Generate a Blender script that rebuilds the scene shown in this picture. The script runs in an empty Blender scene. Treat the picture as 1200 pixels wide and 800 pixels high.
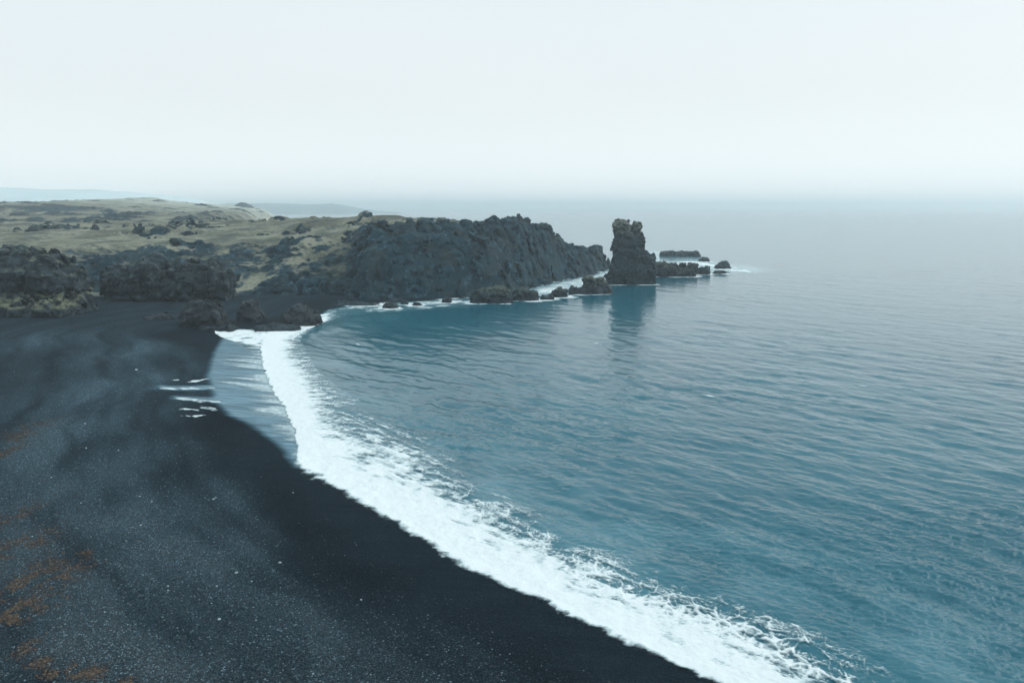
import bpy, math, time
import numpy as np

T0 = time.time()
rng = np.random.default_rng(7)
f32 = np.float32
scene = bpy.context.scene
COL = scene.collection

# ------------------------------------------------------------------ camera geometry (used to survey the ground)
H, FPX, PITCH = 40.0, 933.0, math.atan((400 - 242) / 933.0)
_F = np.array([0, math.cos(PITCH), -math.sin(PITCH)])
_U = np.array([0, math.sin(PITCH), math.cos(PITCH)])


def ray(u, v):
    return _F + np.array([1.0, 0, 0]) * (u - 600) / FPX + _U * (400 - v) / FPX


def G(u, v, z=0.0):
    """ground point (level z) surveyed at photo pixel u, v"""
    d = ray(u, v)
    t = (z - H) / d[2]
    return (d[0] * t, d[1] * t)


def D(u, v, y):
    """point at distance y surveyed at photo pixel u, v"""
    d = ray(u, v)
    t = y / d[1]
    return (d[0] * t, y, H + d[2] * t)


# ------------------------------------------------------------------ numpy noise
_G3 = np.array([(1, 1, 0), (-1, 1, 0), (1, -1, 0), (-1, -1, 0), (1, 0, 1), (-1, 0, 1), (1, 0, -1), (-1, 0, -1),
                (0, 1, 1), (0, -1, 1), (0, 1, -1), (0, -1, -1), (1, 1, 0), (-1, 1, 0), (0, -1, 1), (0, -1, -1)], dtype=f32)


def _hash(ix, iy, iz, seed):
    h = ix.astype(np.uint32) * np.uint32(374761393) + iy.astype(np.uint32) * np.uint32(668265263) \
        + iz.astype(np.uint32) * np.uint32(2246822519) + np.uint32((seed * 3266489917) & 0xFFFFFFFF)
    h ^= h >> np.uint32(15)
    h *= np.uint32(2654435761)
    h ^= h >> np.uint32(13)
    h *= np.uint32(3266489917)
    h ^= h >> np.uint32(16)
    return h


def perlin(x, y, z=None, seed=0):
    x = np.asarray(x, dtype=f32)
    shp = x.shape
    x = x.ravel()
    y = np.asarray(y, dtype=f32).ravel()
    z = np.full_like(x, 0.37) if z is None else np.asarray(z, dtype=f32).ravel()
    out = np.empty_like(x)
    CH = 400000
    for a in range(0, len(x), CH):
        X, Y, Z = x[a:a + CH], y[a:a + CH], z[a:a + CH]
        ix, iy, iz = (np.floor(q).astype(np.int64) for q in (X, Y, Z))
        fx, fy, fz = (X - ix).astype(f32), (Y - iy).astype(f32), (Z - iz).astype(f32)
        sx, sy, sz = (q * q * q * (q * (q * 6 - 15) + 10) for q in (fx, fy, fz))
        r = 0
        for i in (0, 1):
            wx = sx if i else 1 - sx
            for j in (0, 1):
                wy = sy if j else 1 - sy
                for k in (0, 1):
                    wz = sz if k else 1 - sz
                    g = _G3[_hash(ix + i, iy + j, iz + k, seed) & np.uint32(15)]
                    r = r + wx * wy * wz * (g[:, 0] * (fx - i) + g[:, 1] * (fy - j) + g[:, 2] * (fz - k))
        out[a:a + CH] = r
    return out.reshape(shp)


def fbm(x, y, z=None, seed=0, octs=4, gain=0.5, ridged=False):
    tot, amp, nrm = 0, 1.0, 0.0
    for o in range(octs):
        s = 2.03 ** o
        n = perlin(x * s + 13.7 * o, y * s - 7.1 * o, None if z is None else z * s + 3.3 * o, seed + o)
        if ridged:
            n = 1 - 2 * np.abs(n) * 1.3
        tot = tot + amp * n
        nrm += amp
        amp *= gain
    return tot / nrm


def worley(x, y, z=None, seed=0, cell=False):
    """F1 and F2 distances"""
    x = np.asarray(x, dtype=f32)
    shp = x.shape
    x = x.ravel()
    y = np.asarray(y, dtype=f32).ravel()
    three = z is not None
    z = np.asarray(z, dtype=f32).ravel() if three else np.zeros_like(x)
    F1, F2, RC = np.empty_like(x), np.empty_like(x), np.empty_like(x)
    CH = 400000
    for a in range(0, len(x), CH):
        X, Y, Z = x[a:a + CH], y[a:a + CH], z[a:a + CH]
        ix, iy, iz = (np.floor(q).astype(np.int64) for q in (X, Y, Z))
        f1 = np.full_like(X, 9)
        f2 = np.full_like(X, 9)
        rc = np.zeros_like(X)
        for i in (-1, 0, 1):
            for j in (-1, 0, 1):
                for k in ((-1, 0, 1) if three else (0,)):
                    h = _hash(ix + i, iy + j, iz + k, seed)
                    dx = ix + i + (h & np.uint32(1023)).astype(f32) / 1023 - X
                    dy = iy + j + ((h >> np.uint32(10)) & np.uint32(1023)).astype(f32) / 1023 - Y
                    dz = (iz + k + ((h >> np.uint32(20)) & np.uint32(1023)).astype(f32) / 1023 - Z) if three else 0
                    d = (dx * dx + dy * dy + dz * dz).astype(f32)
                    f2 = np.minimum(f2, np.maximum(f1, d))
                    if cell:
                        rc = np.where(d < f1, ((h >> np.uint32(5)) & np.uint32(255)).astype(f32) / 255, rc)
                    f1 = np.minimum(f1, d)
        F1[a:a + CH] = np.sqrt(f1)
        F2[a:a + CH] = np.sqrt(f2)
        RC[a:a + CH] = rc
    if cell:
        return F1.reshape(shp), F2.reshape(shp), RC.reshape(shp)
    return F1.reshape(shp), F2.reshape(shp)


def sstep(a, b, x):
    t = np.clip((x - a) / (b - a), 0, 1)
    return t * t * (3 - 2 * t)


def poly_sdf(px, py, pts, closed=True):
    """distance to a polyline / signed distance to a polygon (positive inside)"""
    px = np.asarray(px, dtype=f32)
    py = np.asarray(py, dtype=f32)
    best = np.full(px.shape, 1e12, dtype=f32)
    inside = np.zeros(px.shape, dtype=bool)
    n = len(pts)
    for i in range(n if closed else n - 1):
        ax, ay = pts[i]
        bx, by = pts[(i + 1) % n]
        ex, ey = bx - ax, by - ay
        t = np.clip(((px - ax) * ex + (py - ay) * ey) / (ex * ex + ey * ey + 1e-12), 0, 1)
        best = np.minimum(best, (px - ax - t * ex) ** 2 + (py - ay - t * ey) ** 2)
        if closed:
            c = ((ay > py) != (by > py)) & (px < (bx - ax) * (py - ay) / (by - ay + 1e-12) + ax)
            inside ^= c
    d = np.sqrt(best)
    return np.where(inside, d, -d) if closed else d


def smooth_line(pts, n):
    """n points along a Catmull-Rom curve through pts, spaced by arc length"""
    p = np.array(pts, float)
    q = np.vstack([2 * p[0] - p[1], p, 2 * p[-1] - p[-2]])
    out = []
    for i in range(1, len(q) - 2):
        t = np.linspace(0, 1, 24, endpoint=False)[:, None]
        a, b, c, d = q[i - 1], q[i], q[i + 1], q[i + 2]
        out.append(.5 * (2 * b + (c - a) * t + (2 * a - 5 * b + 4 * c - d) * t ** 2 + (3 * b - a - 3 * c + d) * t ** 3))
    out = np.vstack(out + [p[-1:]])
    if n is None:
        return out
    s = np.r_[0, np.cumsum(np.linalg.norm(np.diff(out, axis=0), axis=1))]
    k = np.linspace(0, s[-1], n)
    return np.stack([np.interp(k, s, out[:, i]) for i in range(out.shape[1])], 1)


# ------------------------------------------------------------------ mesh helpers
def mesh_obj(name, verts, faces, mat, attrs=None, base=(0, 0, 0), smooth=True, parent=None):
    """verts n x 3 in world metres, faces m x 3 or m x 4; the object's origin is put at base"""
    me = bpy.data.meshes.new(name)
    v = np.asarray(verts, dtype=f32) - np.asarray(base, dtype=f32)
    fa = np.asarray(faces, dtype=np.int32)
    k = fa.shape[1]
    me.vertices.add(len(v))
    me.vertices.foreach_set("co", v.ravel())
    me.loops.add(fa.size)
    me.loops.foreach_set("vertex_index", fa.ravel())
    me.polygons.add(len(fa))
    me.polygons.foreach_set("loop_start", np.arange(0, fa.size, k, dtype=np.int32))
    me.polygons.foreach_set("loop_total", np.full(len(fa), k, dtype=np.int32))
    if smooth:
        me.polygons.foreach_set("use_smooth", np.ones(len(fa), dtype=bool))
    me.update(calc_edges=True)
    for an, av in (attrs or {}).items():
        a = me.attributes.new(an, 'FLOAT', 'POINT')
        a.data.foreach_set("value", np.asarray(av, dtype=f32).ravel())
    me.materials.append(mat)
    o = bpy.data.objects.new(name, me)
    o.location = base
    COL.objects.link(o)
    if parent:
        o.parent = parent
    return o


def grid_faces(nr, nc):
    i = np.arange(nr * nc).reshape(nr, nc)
    return np.stack([i[:-1, :-1], i[:-1, 1:], i[1:, 1:], i[1:, :-1]], -1).reshape(-1, 4)


def compact(verts, faces, attrs):
    used = np.zeros(len(verts), bool)
    used[faces.ravel()] = True
    m = np.cumsum(used) - 1
    return verts[used], m[faces], {k: np.asarray(a)[used] for k, a in attrs.items()}


def surface_nets(vol, org, step):
    """quads of the zero level of vol (negative inside)"""
    nx, ny, nz = vol.shape
    s = vol < 0
    cnt = np.zeros((nx - 1, ny - 1, nz - 1), np.int8)
    for i in (0, 1):
        for j in (0, 1):
            for k in (0, 1):
                cnt += s[i:nx - 1 + i, j:ny - 1 + j, k:nz - 1 + k]
    act = (cnt > 0) & (cnt < 8)
    ci, cj, ck = np.nonzero(act)
    idx = np.full(act.shape, -1, np.int32)
    idx[ci, cj, ck] = np.arange(len(ci))
    C = [(i, j, k) for i in (0, 1) for j in (0, 1) for k in (0, 1)]
    V = np.stack([vol[ci + c[0], cj + c[1], ck + c[2]] for c in C], 1)
    acc = np.zeros((len(ci), 3), f32)
    n = np.zeros(len(ci), f32)
    for a in range(8):
        for b in range(a + 1, 8):
            if sum(abs(C[a][q] - C[b][q]) for q in range(3)) == 1:
                m = (V[:, a] < 0) != (V[:, b] < 0)
                t = V[:, a] / np.where(m, V[:, a] - V[:, b], 1)
                for q in range(3):
                    acc[:, q] += np.where(m, C[a][q] + t * (C[b][q] - C[a][q]), 0)
                n += m
    P = np.stack([ci, cj, ck], 1).astype(f32) + acc / n[:, None]
    P = P * step + np.asarray(org, f32)
    quads = []
    for ax in range(3):
        lo = [slice(None)] * 3
        hi = [slice(None)] * 3
        lo[ax], hi[ax] = slice(0, -1), slice(1, None)
        o1, o2 = [q for q in range(3) if q != ax]
        for q in (o1, o2):
            lo[q] = hi[q] = slice(1, -1)
        a, b = s[tuple(lo)], s[tuple(hi)]
        e = np.nonzero(a != b)
        e = list(e)
        inn = a[tuple(e)]
        e[o1] = e[o1] + 1
        e[o2] = e[o2] + 1
        def cell(d1, d2):
            c = [q.copy() for q in e]
            c[o1] -= d1
            c[o2] -= d2
            return idx[tuple(c)]
        q = np.stack([cell(1, 1), cell(0, 1), cell(0, 0), cell(1, 0)], 1)
        flip = inn if ax != 1 else ~inn
        q[~flip] = q[~flip][:, ::-1]
        quads.append(q)
    return P, np.vstack(quads)


def one_piece(P, Q, share=1.0):
    """only the largest connected piece of a mesh (or all pieces over a share of it)"""
    par = np.arange(len(P))
    a = Q.ravel()
    b = np.roll(Q, -1, 1).ravel()
    while True:
        pa, pb = par[a], par[b]
        lo, hi = np.minimum(pa, pb), np.maximum(pa, pb)
        m = lo != hi
        if not m.any():
            break
        np.minimum.at(par, hi[m], lo[m])
        while True:
            pp = par[par]
            if (pp == par).all():
                break
            par = pp
    cnt = np.bincount(par, minlength=len(P))
    ok = (cnt >= share * cnt.max())[par]
    Q = Q[ok[Q[:, 0]]]
    P, Q, _ = compact(P, Q, {})
    return P, Q


def tag(o, label=None, cat=None, group=None, kind=None):
    for k, v in (("label", label), ("category", cat), ("group", group), ("kind", kind)):
        if v:
            o[k] = v
    return o


# ------------------------------------------------------------------ materials
class NT:
    """tiny node-tree helper"""
    def __init__(s, name):
        s.m = bpy.data.materials.new(name)
        s.m.use_nodes = True
        s.t = s.m.node_tree
        s.b = s.t.nodes["Principled BSDF"]

    def n(s, typ, ins=None, **props):
        nd = s.t.nodes.new(typ)
        for k, v in props.items():
            setattr(nd, k, v)
        for k, v in (ins or {}).items():
            s.put(nd.inputs[k], v)
        return nd

    def put(s, sock, v):
        if isinstance(v, bpy.types.NodeSocket):
            s.t.links.new(v, sock)
        elif isinstance(v, (tuple, list)) and sock.type == 'RGBA' and len(v) == 3:
            sock.default_value = (*v, 1)
        else:
            sock.default_value = v

    def pos(s):
        return s.n("ShaderNodeNewGeometry").outputs["Position"]

    def attr(s, name):
        return s.n("ShaderNodeAttribute", attribute_name=name).outputs["Fac"]

    def noise(s, scale, detail=4, rough=.55, vec=None, dist=0.0, stretch=None):
        vec = vec or s.pos()
        if stretch:
            vec = s.n("ShaderNodeVectorMath", {0: vec, 1: stretch}, operation='MULTIPLY').outputs[0]
        return s.n("ShaderNodeTexNoise", {"Vector": vec, "Scale": scale, "Detail": detail, "Roughness": rough, "Distortion": dist}).outputs["Fac"]

    def voro(s, scale, vec=None, feature='F1', out="Distance"):
        return s.n("ShaderNodeTexVoronoi", {"Vector": vec or s.pos(), "Scale": scale}, feature=feature).outputs[out]

    def ramp(s, x, a, b, c=0.0, d=1.0):
        return s.n("ShaderNodeMapRange", {"Value": x, "From Min": a, "From Max": b, "To Min": c, "To Max": d}, interpolation_type='SMOOTHSTEP').outputs[0]

    def math(s, op, a, b=0.0):
        return s.n("ShaderNodeMath", {0: a, 1: b}, operation=op).outputs[0]

    def mix(s, f, a, b):
        nd = s.n("ShaderNodeMix", data_type='RGBA')
        s.put(nd.inputs[0], f)
        s.put(nd.inputs[6], a)
        s.put(nd.inputs[7], b)
        return nd.outputs[2]

    def bump(s, h, dist, strength=1.0, normal=None):
        nd = s.n("ShaderNodeBump", {"Height": h, "Distance": dist, "Strength": strength})
        if normal:
            s.put(nd.inputs["Normal"], normal)
        return nd.outputs[0]

    def out(s, **kw):
        for k, v in kw.items():
            s.put(s.b.inputs[k.replace("_", " ")], v)
        return s.m


def rock_colour(n, dark, mid, pale):
    a = n.noise(.10, 6, .65, dist=.5)
    b = n.noise(.38, 6, .68)
    c = n.mix(n.ramp(n.math('ADD', n.math('MULTIPLY', a, .6), n.math('MULTIPLY', n.noise(.035, 3, .5), .4)), .42, .58), dark, mid)
    c = n.mix(n.math('MULTIPLY', n.ramp(b, .52, .68), .85), c, pale)
    return c


def rock_bump(n):
    f = n.noise(.45, 6, .6, dist=.3)
    v = n.voro(.75)
    h = n.math('ADD', f, n.math('MULTIPLY', v, .25))
    return n.bump(h, .9, .7)


def make_rock_mat(name, dark, mid, pale, lichen):
    n = NT(name)
    c = rock_colour(n, dark, mid, pale)
    c = n.mix(n.math('MULTIPLY', n.attr("grass"), n.ramp(n.noise(.5, 5, .65), .3, .62)), c, lichen)
    return n.out(Base_Color=c, Roughness=.85, Specular_IOR_Level=.3, Normal=rock_bump(n))


M_ROCK = make_rock_mat("lava_rock", (.006, .012, .016), (.016, .027, .034), (.065, .085, .092), (.110, .108, .066))
M_BROWN = make_rock_mat("brown_lava_rock", (.009, .013, .017), (.025, .029, .034), (.060, .074, .080), (.095, .098, .060))
M_STACK = make_rock_mat("stack_rock", (.005, .012, .017), (.013, .026, .034), (.045, .068, .078), (.15, .142, .112))


def make_land_mat():
    n = NT("headland_ground")
    rock = rock_colour(n, (.003, .013, .021), (.010, .033, .047), (.056, .106, .136))
    g1 = n.noise(.045, 6, .62)
    g2 = n.noise(.35, 6, .7)
    g3 = n.noise(.012, 5, .6, stretch=(1, .5, 1))
    gr = n.mix(n.ramp(g1, .36, .62), (.090, .083, .060), (.222, .200, .145))
    gr = n.mix(n.math('MULTIPLY', n.ramp(g2, .5, .72), .55), gr, (.035, .044, .038))
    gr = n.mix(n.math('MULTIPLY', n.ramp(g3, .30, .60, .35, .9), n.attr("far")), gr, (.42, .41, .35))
    k = n.math('ADD', n.attr("grass"), n.math('MULTIPLY', n.math('SUBTRACT', n.noise(.22, 6, .7), .5), 1.5))
    c = n.mix(n.ramp(k, .38, .62), rock, gr)
    mot = n.noise(.11, 7, .72, stretch=(.7, 1, 1))
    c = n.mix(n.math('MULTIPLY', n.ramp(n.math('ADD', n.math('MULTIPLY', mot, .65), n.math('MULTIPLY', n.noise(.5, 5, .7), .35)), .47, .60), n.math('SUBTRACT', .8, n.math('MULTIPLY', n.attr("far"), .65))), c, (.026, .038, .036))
    sand = n.attr("scree")
    c = n.mix(sand, c, (.030, .042, .050))
    return n.out(Base_Color=c, Roughness=.9, Specular_IOR_Level=.2, Normal=rock_bump(n))


def make_beach_mat():
    n = NT("black_sand")
    wet = n.attr("wet")
    peb = n.attr("gravel")
    big = n.noise(.09, 4, .55)
    c = n.mix(n.ramp(big, .3, .7), (.0020, .0033, .0052), (.0048, .0074, .0106))
    speck = n.voro(5.5, feature='F1', out="Color")
    sp = n.n("ShaderNodeSeparateColor", {0: speck}).outputs[0]
    sd = n.voro(5.5)
    grain = n.math('MULTIPLY', n.ramp(sp, .35, 1.0), n.ramp(sd, .42, .12))
    fine = n.noise(7, 4, .8)
    c = n.mix(n.math('MULTIPLY', peb, n.ramp(n.noise(2.2, 6, .8), .30, .70)), c, (.060, .100, .125))
    c = n.mix(n.math('MULTIPLY', n.ramp(fine, .50, .64), n.math('ADD', n.math('MULTIPLY', peb, .65), .22)), c, (.095, .145, .175))
    c = n.mix(n.math('MULTIPLY', grain, n.math('MULTIPLY', peb, .9)), c, (.17, .235, .27))
    c = n.mix(n.attr("rust"), c, (.034, .019, .013))
    far_ = n.n("ShaderNodeSeparateColor", {0: n.voro(1.9, out="Color")}).outputs[0]
    c = n.mix(n.math('MULTIPLY', n.ramp(far_, .60, .95), n.math('MULTIPLY', n.ramp(n.voro(1.9), .30, .12), peb)), c, (.19, .26, .30))
    sand_sheen = n.mix(wet, c, n.mix(n.ramp(n.noise(1.0, 5, .65, stretch=(.09, .75, 1)), .36, .66), (.028, .072, .098), (.125, .215, .262)))  # wet film: foam streaks, with sky reflection painted in as pale blue
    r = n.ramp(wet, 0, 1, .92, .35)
    gate = n.math('SUBTRACT', 1, wet)
    h = n.math('ADD', n.math('MULTIPLY', n.noise(5, 5, .7), .6), n.math('MULTIPLY', sd, .4))
    b = n.n("ShaderNodeBump", {"Height": h, "Distance": .16, "Strength": gate}).outputs[0]
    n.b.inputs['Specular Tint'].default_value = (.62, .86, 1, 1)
    return n.out(Base_Color=sand_sheen, Roughness=r, Specular_IOR_Level=n.ramp(wet, 0, 1, .03, .10), Normal=b)


def make_sea_mat():
    n = NT("sea_water")
    aer = n.attr("aerated")
    big = n.noise(.018, 4, .6, stretch=(1, 1, 1))
    c = n.mix(n.ramp(big, .3, .7), (.003, .070, .098), (.009, .092, .122))
    c = n.mix(aer, c, (.30, .46, .50))
    p = n.pos()
    rot = n.n("ShaderNodeVectorRotate", {"Vector": p, "Angle": math.radians(-42)}, rotation_type='Z_AXIS').outputs[0]
    w1 = n.noise(.9, 5, .62, vec=rot, stretch=(.45, 1.2, 1), dist=.4)
    w2 = n.noise(.14, 5, .6, vec=rot, stretch=(.35, 1.3, 1), dist=.5)
    h = n.math('ADD', n.math('MULTIPLY', w1, .26), n.math('MULTIPLY', w2, .5))
    b = n.bump(h, 1.0, .10)
    return n.out(Base_Color=c, Roughness=.16, IOR=1.333, Specular_IOR_Level=.5, Normal=b)


def make_foam_mat():
    n = NT("white_foam")
    d = n.attr("foam_cover")
    f = n.noise(2.4, 6, .72, stretch=(.5, 1.5, 1))
    g = n.noise(.8, 4, .6)
    k = n.math('ADD', d, n.math('MULTIPLY', n.math('SUBTRACT', n.math('ADD', n.math('MULTIPLY', f, .7), n.math('MULTIPLY', g, .3)), .5), 1.7))
    al = n.math('MULTIPLY', n.ramp(k, .08, 1.0), .97)
    h = n.noise(2.2, 6, .7)
    n.out(Base_Color=n.mix(n.ramp(k, .5, 1.15), (.52, .57, .58), (.75, .72, .70)), Roughness=.75, Specular_IOR_Level=.2, Normal=n.bump(h, .25, .7), Alpha=al)
    return n.m


def simple(name, c1, c2, scale, rough=.85, bump=.2):
    n = NT(name)
    x = n.noise(scale, 6, .65)
    return n.out(Base_Color=n.mix(n.ramp(x, .35, .65), c1, c2), Roughness=rough, Specular_IOR_Level=.2, Normal=n.bump(x, bump))


M_LAND, M_BEACH, M_SEA, M_FOAM = make_land_mat(), make_beach_mat(), make_sea_mat(), make_foam_mat()

# ------------------------------------------------------------------ the lie of the land
# water's edge of the black beach, from the bottom of the view to the far cove
SHORE_PX = [(1010, 870), (835, 797), (700, 731), (580, 677), (470, 611), (380, 558), (353, 532), (338, 500), (325, 470), (308, 440),
            (300, 418), (275, 402), (258, 392), (300, 388), (340, 384), (366, 374), (386, 362), (430, 357), (480, 353), (560, 348)]
SHORE = smooth_line([G(*p) for p in SHORE_PX], 160)
_sx, _sy = SHORE[:, 0], SHORE[:, 1]
BEACH_POLY = [(60, 20)] + [tuple(p) for p in SHORE] + [(-4, 420), (-700, 420), (-700, -20), (60, -20)]
WET_PX = [(262, 396), (254, 412), (249, 428), (245, 443), (250, 455), (222, 458), (188, 461), (190, 465), (224, 463), (248, 459.5), (254, 465), (250, 470),
          (206, 472), (205, 475), (250, 475), (262, 479), (270, 489), (298, 500), (330, 520), (349, 546), (362, 540), (352, 500), (340, 470), (330, 430), (325, 400)]
WET_POLY = [tuple(p) for p in [G(u, v, .3) for u, v in WET_PX]]


def beach_parts(x, y):
    sd = poly_sdf(x, y, BEACH_POLY)
    w = 3.0 * perlin(x / 40, y / 40, seed=3)
    s = sd
    z = np.where(s < 0, .10 * s, .085 * s)
    up = .085 * 22 + 1.5 * (1 - np.exp(-(np.maximum(s, 22) - 22) / 60))
    z = np.where(s > 22, up, z)
    n1 = perlin(x / 18, y / 18, seed=5)
    n2 = fbm(x / 5, y / 5, seed=9, octs=3)
    berm = .28 * np.exp(-((s - 24 - w) / 4.0) ** 2) + .25 * np.exp(-((s - 48 - 2 * w) / 6.0) ** 2)
    k = sstep(6, 26, s)
    z = z + berm * k + k * (.22 * n1 + .05 * n2)
    return sd, np.maximum(z, -4.0)


# foot of the headland: the cove, the cliff, the tip, then the hidden northern shore
FOOT = [(-700, 262)] + [G(u, v, 2.4) for u, v in [(-90, 368), (40, 362), (92, 353), (130, 350), (190, 349), (262, 348), (330, 346)]] + \
       [G(u, v, .6) for u, v in [(384, 350), (430, 352), (480, 350), (520, 348), (560, 346), (590, 344), (612, 340), (640, 331), (666, 325.5), (690, 321), (706, 317)]] + \
       [(62, 512), (66, 528), (58, 540), (36, 520), (12, 482), (-20, 462), (-60, 474), (-95, 500), (-150, 560), (-205, 650), (-240, 770), (-270, 950),
        (-325, 1250), (-430, 1600), (-1000, 2300), (-2600, 2600), (-2600, 262)]
CTRL = np.array([D(*p) for p in [
    (-40, 292, 360), (20, 291, 370), (100, 284, 385), (150, 281, 390), (190, 281, 385), (250, 285, 380), (300, 281, 385), (330, 277, 392), (380, 270, 395),
    (430, 262, 396), (455, 258, 400), (480, 256, 402), (520, 259, 404), (560, 264, 406), (580, 259, 410), (600, 254, 418), (625, 252.5, 432), (644, 253.5, 446),
    (656, 266, 458), (668, 281, 470), (680, 289, 482), (692, 293, 494), (706, 292, 508),
    (560, 262, 440), (500, 257, 440), (455, 252.5, 440), (420, 254, 455), (395, 255, 480), (360, 256, 520), (340, 254, 570), (300, 258, 520), (250, 264, 480),
    (200, 266, 480), (100, 268, 480), (0, 272, 460), (-60, 272, 460), (200, 259, 620), (100, 259, 640), (0, 260, 640), (300, 252, 700), (250, 254, 700),
    (50, 253.5, 820), (150, 252.5, 820), (-60, 254, 800), (200, 250.5, 900), (270, 249.5, 880),
    (-100, 243, 1250), (0, 241.5, 1250), (35, 240.5, 1300), (60, 241, 1250), (100, 240.5, 1250), (130, 238, 1250), (155, 234.5, 1220), (178, 231, 1200), (200, 235, 1210), (222, 239, 1220),
    (250, 239.5, 1320), (266, 242.5, 1350), (285, 248.5, 1400), (285, 248.5, 1700), (300, 249, 1250), (310, 250, 1600), (100, 240.5, 1700), (-100, 240.5, 1700), (240, 240, 1700)]])


def top_height(x, y):
    num = den = 0
    for cx, cy, cz in CTRL:
        sc = 18 + .05 * (cy - 380)
        d2 = ((x - cx) / sc) ** 2 + ((y - cy) / (sc * 1.3)) ** 2 + .05
        w = 1 / d2 ** 2
        num = num + w * cz
        den = den + w
    return num / den


def at_u(x, y):
    """bearing of a ground point, as the photo column it is seen in"""
    return 600 + 945 * x / np.maximum(y, 1)


def land_height(x, y):
    """-> height, rockiness 0..1, distance inland"""
    sd = poly_sdf(x, y, FOOT)
    near = sstep(900, 520, y)
    cliff = sstep(-76, -58, x) * near                   # the bare cliff of the headland
    slope = sstep(-116, -100, x) * (1 - cliff) * near       # grass slope above a low rock face
    warp = 5.0 * perlin(x / 26, y / 26, seed=21) + 2.2 * fbm(x / 9, y / 9, seed=23, octs=3)
    d = sd + warp * (.35 + .65 * sstep(0, 12, sd)) * near * np.where(y > 505, .5, 1)
    top = top_height(x, y)
    tip = sstep(15, 45, x)
    s1 = np.clip(cliff * (.74 * top) + slope * 9.5 + (1 - cliff - slope) * near * 3.0, 0, top * .85)
    w1 = 9 + 3.5 * cliff
    w2 = 46 * (1 - cliff) + (24 - 8 * tip) * cliff
    thin = 1 - .6 * sstep(30, 46, x) * near
    w1, w2 = w1 * thin, (w2 * near + 60 * (1 - near)) * thin
    h = s1 * np.clip(d / w1, 0, 1) ** .85 + (top - s1) * sstep(0, 1.0, np.clip((d - .3 * w1) / w2, 0, 1))
    rough = fbm(x / 55, y / 40, seed=31, octs=4)
    h = h + np.clip(d / 40, 0, 1) * (2.0 * rough + .7 * fbm(x / 12, y / 9, seed=35, octs=3)) * (1 - .55 * cliff)
    knob = np.clip(fbm(x / 34, y / 20, seed=41, octs=3) - .14, 0, 1) * sstep(6, 26, d)
    h = h + knob * 7 * (1 - cliff) * np.clip(y / 500, .8, 1.4) * sstep(1300, 800, y)
    lump = np.clip(fbm(x / 120, y / 70, seed=45, octs=5) - .02, 0, 1) * sstep(560, 700, y) * sstep(1050, 900, y)
    h = h + lump * 7
    spike = np.clip(perlin(x / 7.5, y / 7.5, seed=47) - .12, 0, 1) * sstep(-45, 0, x) * near * sstep(9, 16, d)
    h = h + spike * 4
    h = np.where(d < 0, np.maximum(-.6 * -d, -4), h)
    rocky = np.clip(cliff * sstep(40, 20, d) + slope * sstep(15, 8, d) + knob * 6 + lump * 2.2 * sstep(.03, .2, lump), 0, 1)
    return h, rocky, d


def crag(x, y, z, seed=50, big=9.0):
    """lava-cliff relief, roughly -1..1.4: buttresses, blocks and clefts"""
    wx = x + 2.2 * perlin(x / 7, y / 7, z / 7, seed)
    wy = y + 2.2 * perlin(x / 7, y / 7, z / 7, seed + 1)
    wz = z + 1.5 * perlin(x / 7, y / 7, z / 7, seed + 2)
    r = fbm(wx / big, wy / big, wz / (big * 1.5), seed + 3, octs=4, ridged=True)
    k = big / 9
    f1, f2, rc = worley(wx / (3.6 * k), wy / (3.6 * k), wz / (4.6 * k), seed + 9, cell=True)
    g1_, g2_, rd = worley(x / (1.5 * k), y / (1.5 * k), z / (1.7 * k), seed + 10, cell=True)
    big_ = perlin(x / (big * 2.1), y / (big * 2.1), z / (big * 3), seed + 5)
    zs = (z + 2.5 * perlin(x / 11, y / 11, seed=seed + 6)) / 4.2
    led = np.abs((zs - np.floor(zs)) - .5) * 2
    return .62 * r + .9 * big_ + .20 * (sstep(.15, .5, led) - .5) + 1.15 * (rc - .5) * sstep(.0, .16, f2 - f1) + .55 * (np.clip(f2 - f1, 0, .5) - .25) + .40 * (rd - .5) * sstep(.0, .2, g2_ - g1_)


# --- headland, near part with the cliffs: level set of the height field plus crag relief
STEP = .72
cx0, cx1, cy0, cy1, cz0, cz1 = -352.0, 80.0, 286.0, 560.0, -3.5, 43.0
gx = np.arange(cx0, cx1, STEP, dtype=f32)
gy = np.arange(cy0, cy1, STEP, dtype=f32)
gz = np.arange(cz0, cz1, STEP, dtype=f32)
GX, GY = np.meshgrid(gx, gy, indexing='ij')
h2, rk2, d2 = land_height(GX, GY)
hx, hy = np.gradient(h2, STEP)
nn = 1 / np.sqrt(1 + hx ** 2 + hy ** 2)
steep = np.clip((1 / nn - 1.16) / .35, 0, 1)
amp = np.clip(np.maximum(rk2, steep * .8), .06, 1).astype(f32)
vol = ((gz[None, None, :] - h2[:, :, None]) * nn[:, :, None]).astype(f32)
band = (np.abs(vol) < 6.0 * amp[:, :, None] + .8)
bi, bj, bk = np.nonzero(band)
a_ = amp[bi, bj]
cr = crag(gx[bi], gy[bj], gz[bk], big=10.0)
wq = 3 * perlin(gx[bi] / 12, gy[bj] / 12, gz[bk] / 12, 97)
f1_, f2_ = worley((gx[bi] + wq) / 10, (gy[bj] + wq) / 10, gz[bk] / 26, 99)
cr = cr + 1.1 * (np.clip(f2_ - f1_, 0, .38) / .38 - .8)
cr = cr * sstep(3.0, .8, gz[bk] - h2[bi, bj])
vol[bi, bj, bk] -= ((cr - .15) * 4.1 * a_).astype(f32)
P, Q = one_piece(*surface_nets(vol, (cx0, cy0, cz0), STEP))
del vol, band
ii = np.clip(((P[:, 0] - cx0) / STEP).astype(int), 0, len(gx) - 1)
jj = np.clip(((P[:, 1] - cy0) / STEP).astype(int), 0, len(gy) - 1)


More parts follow.
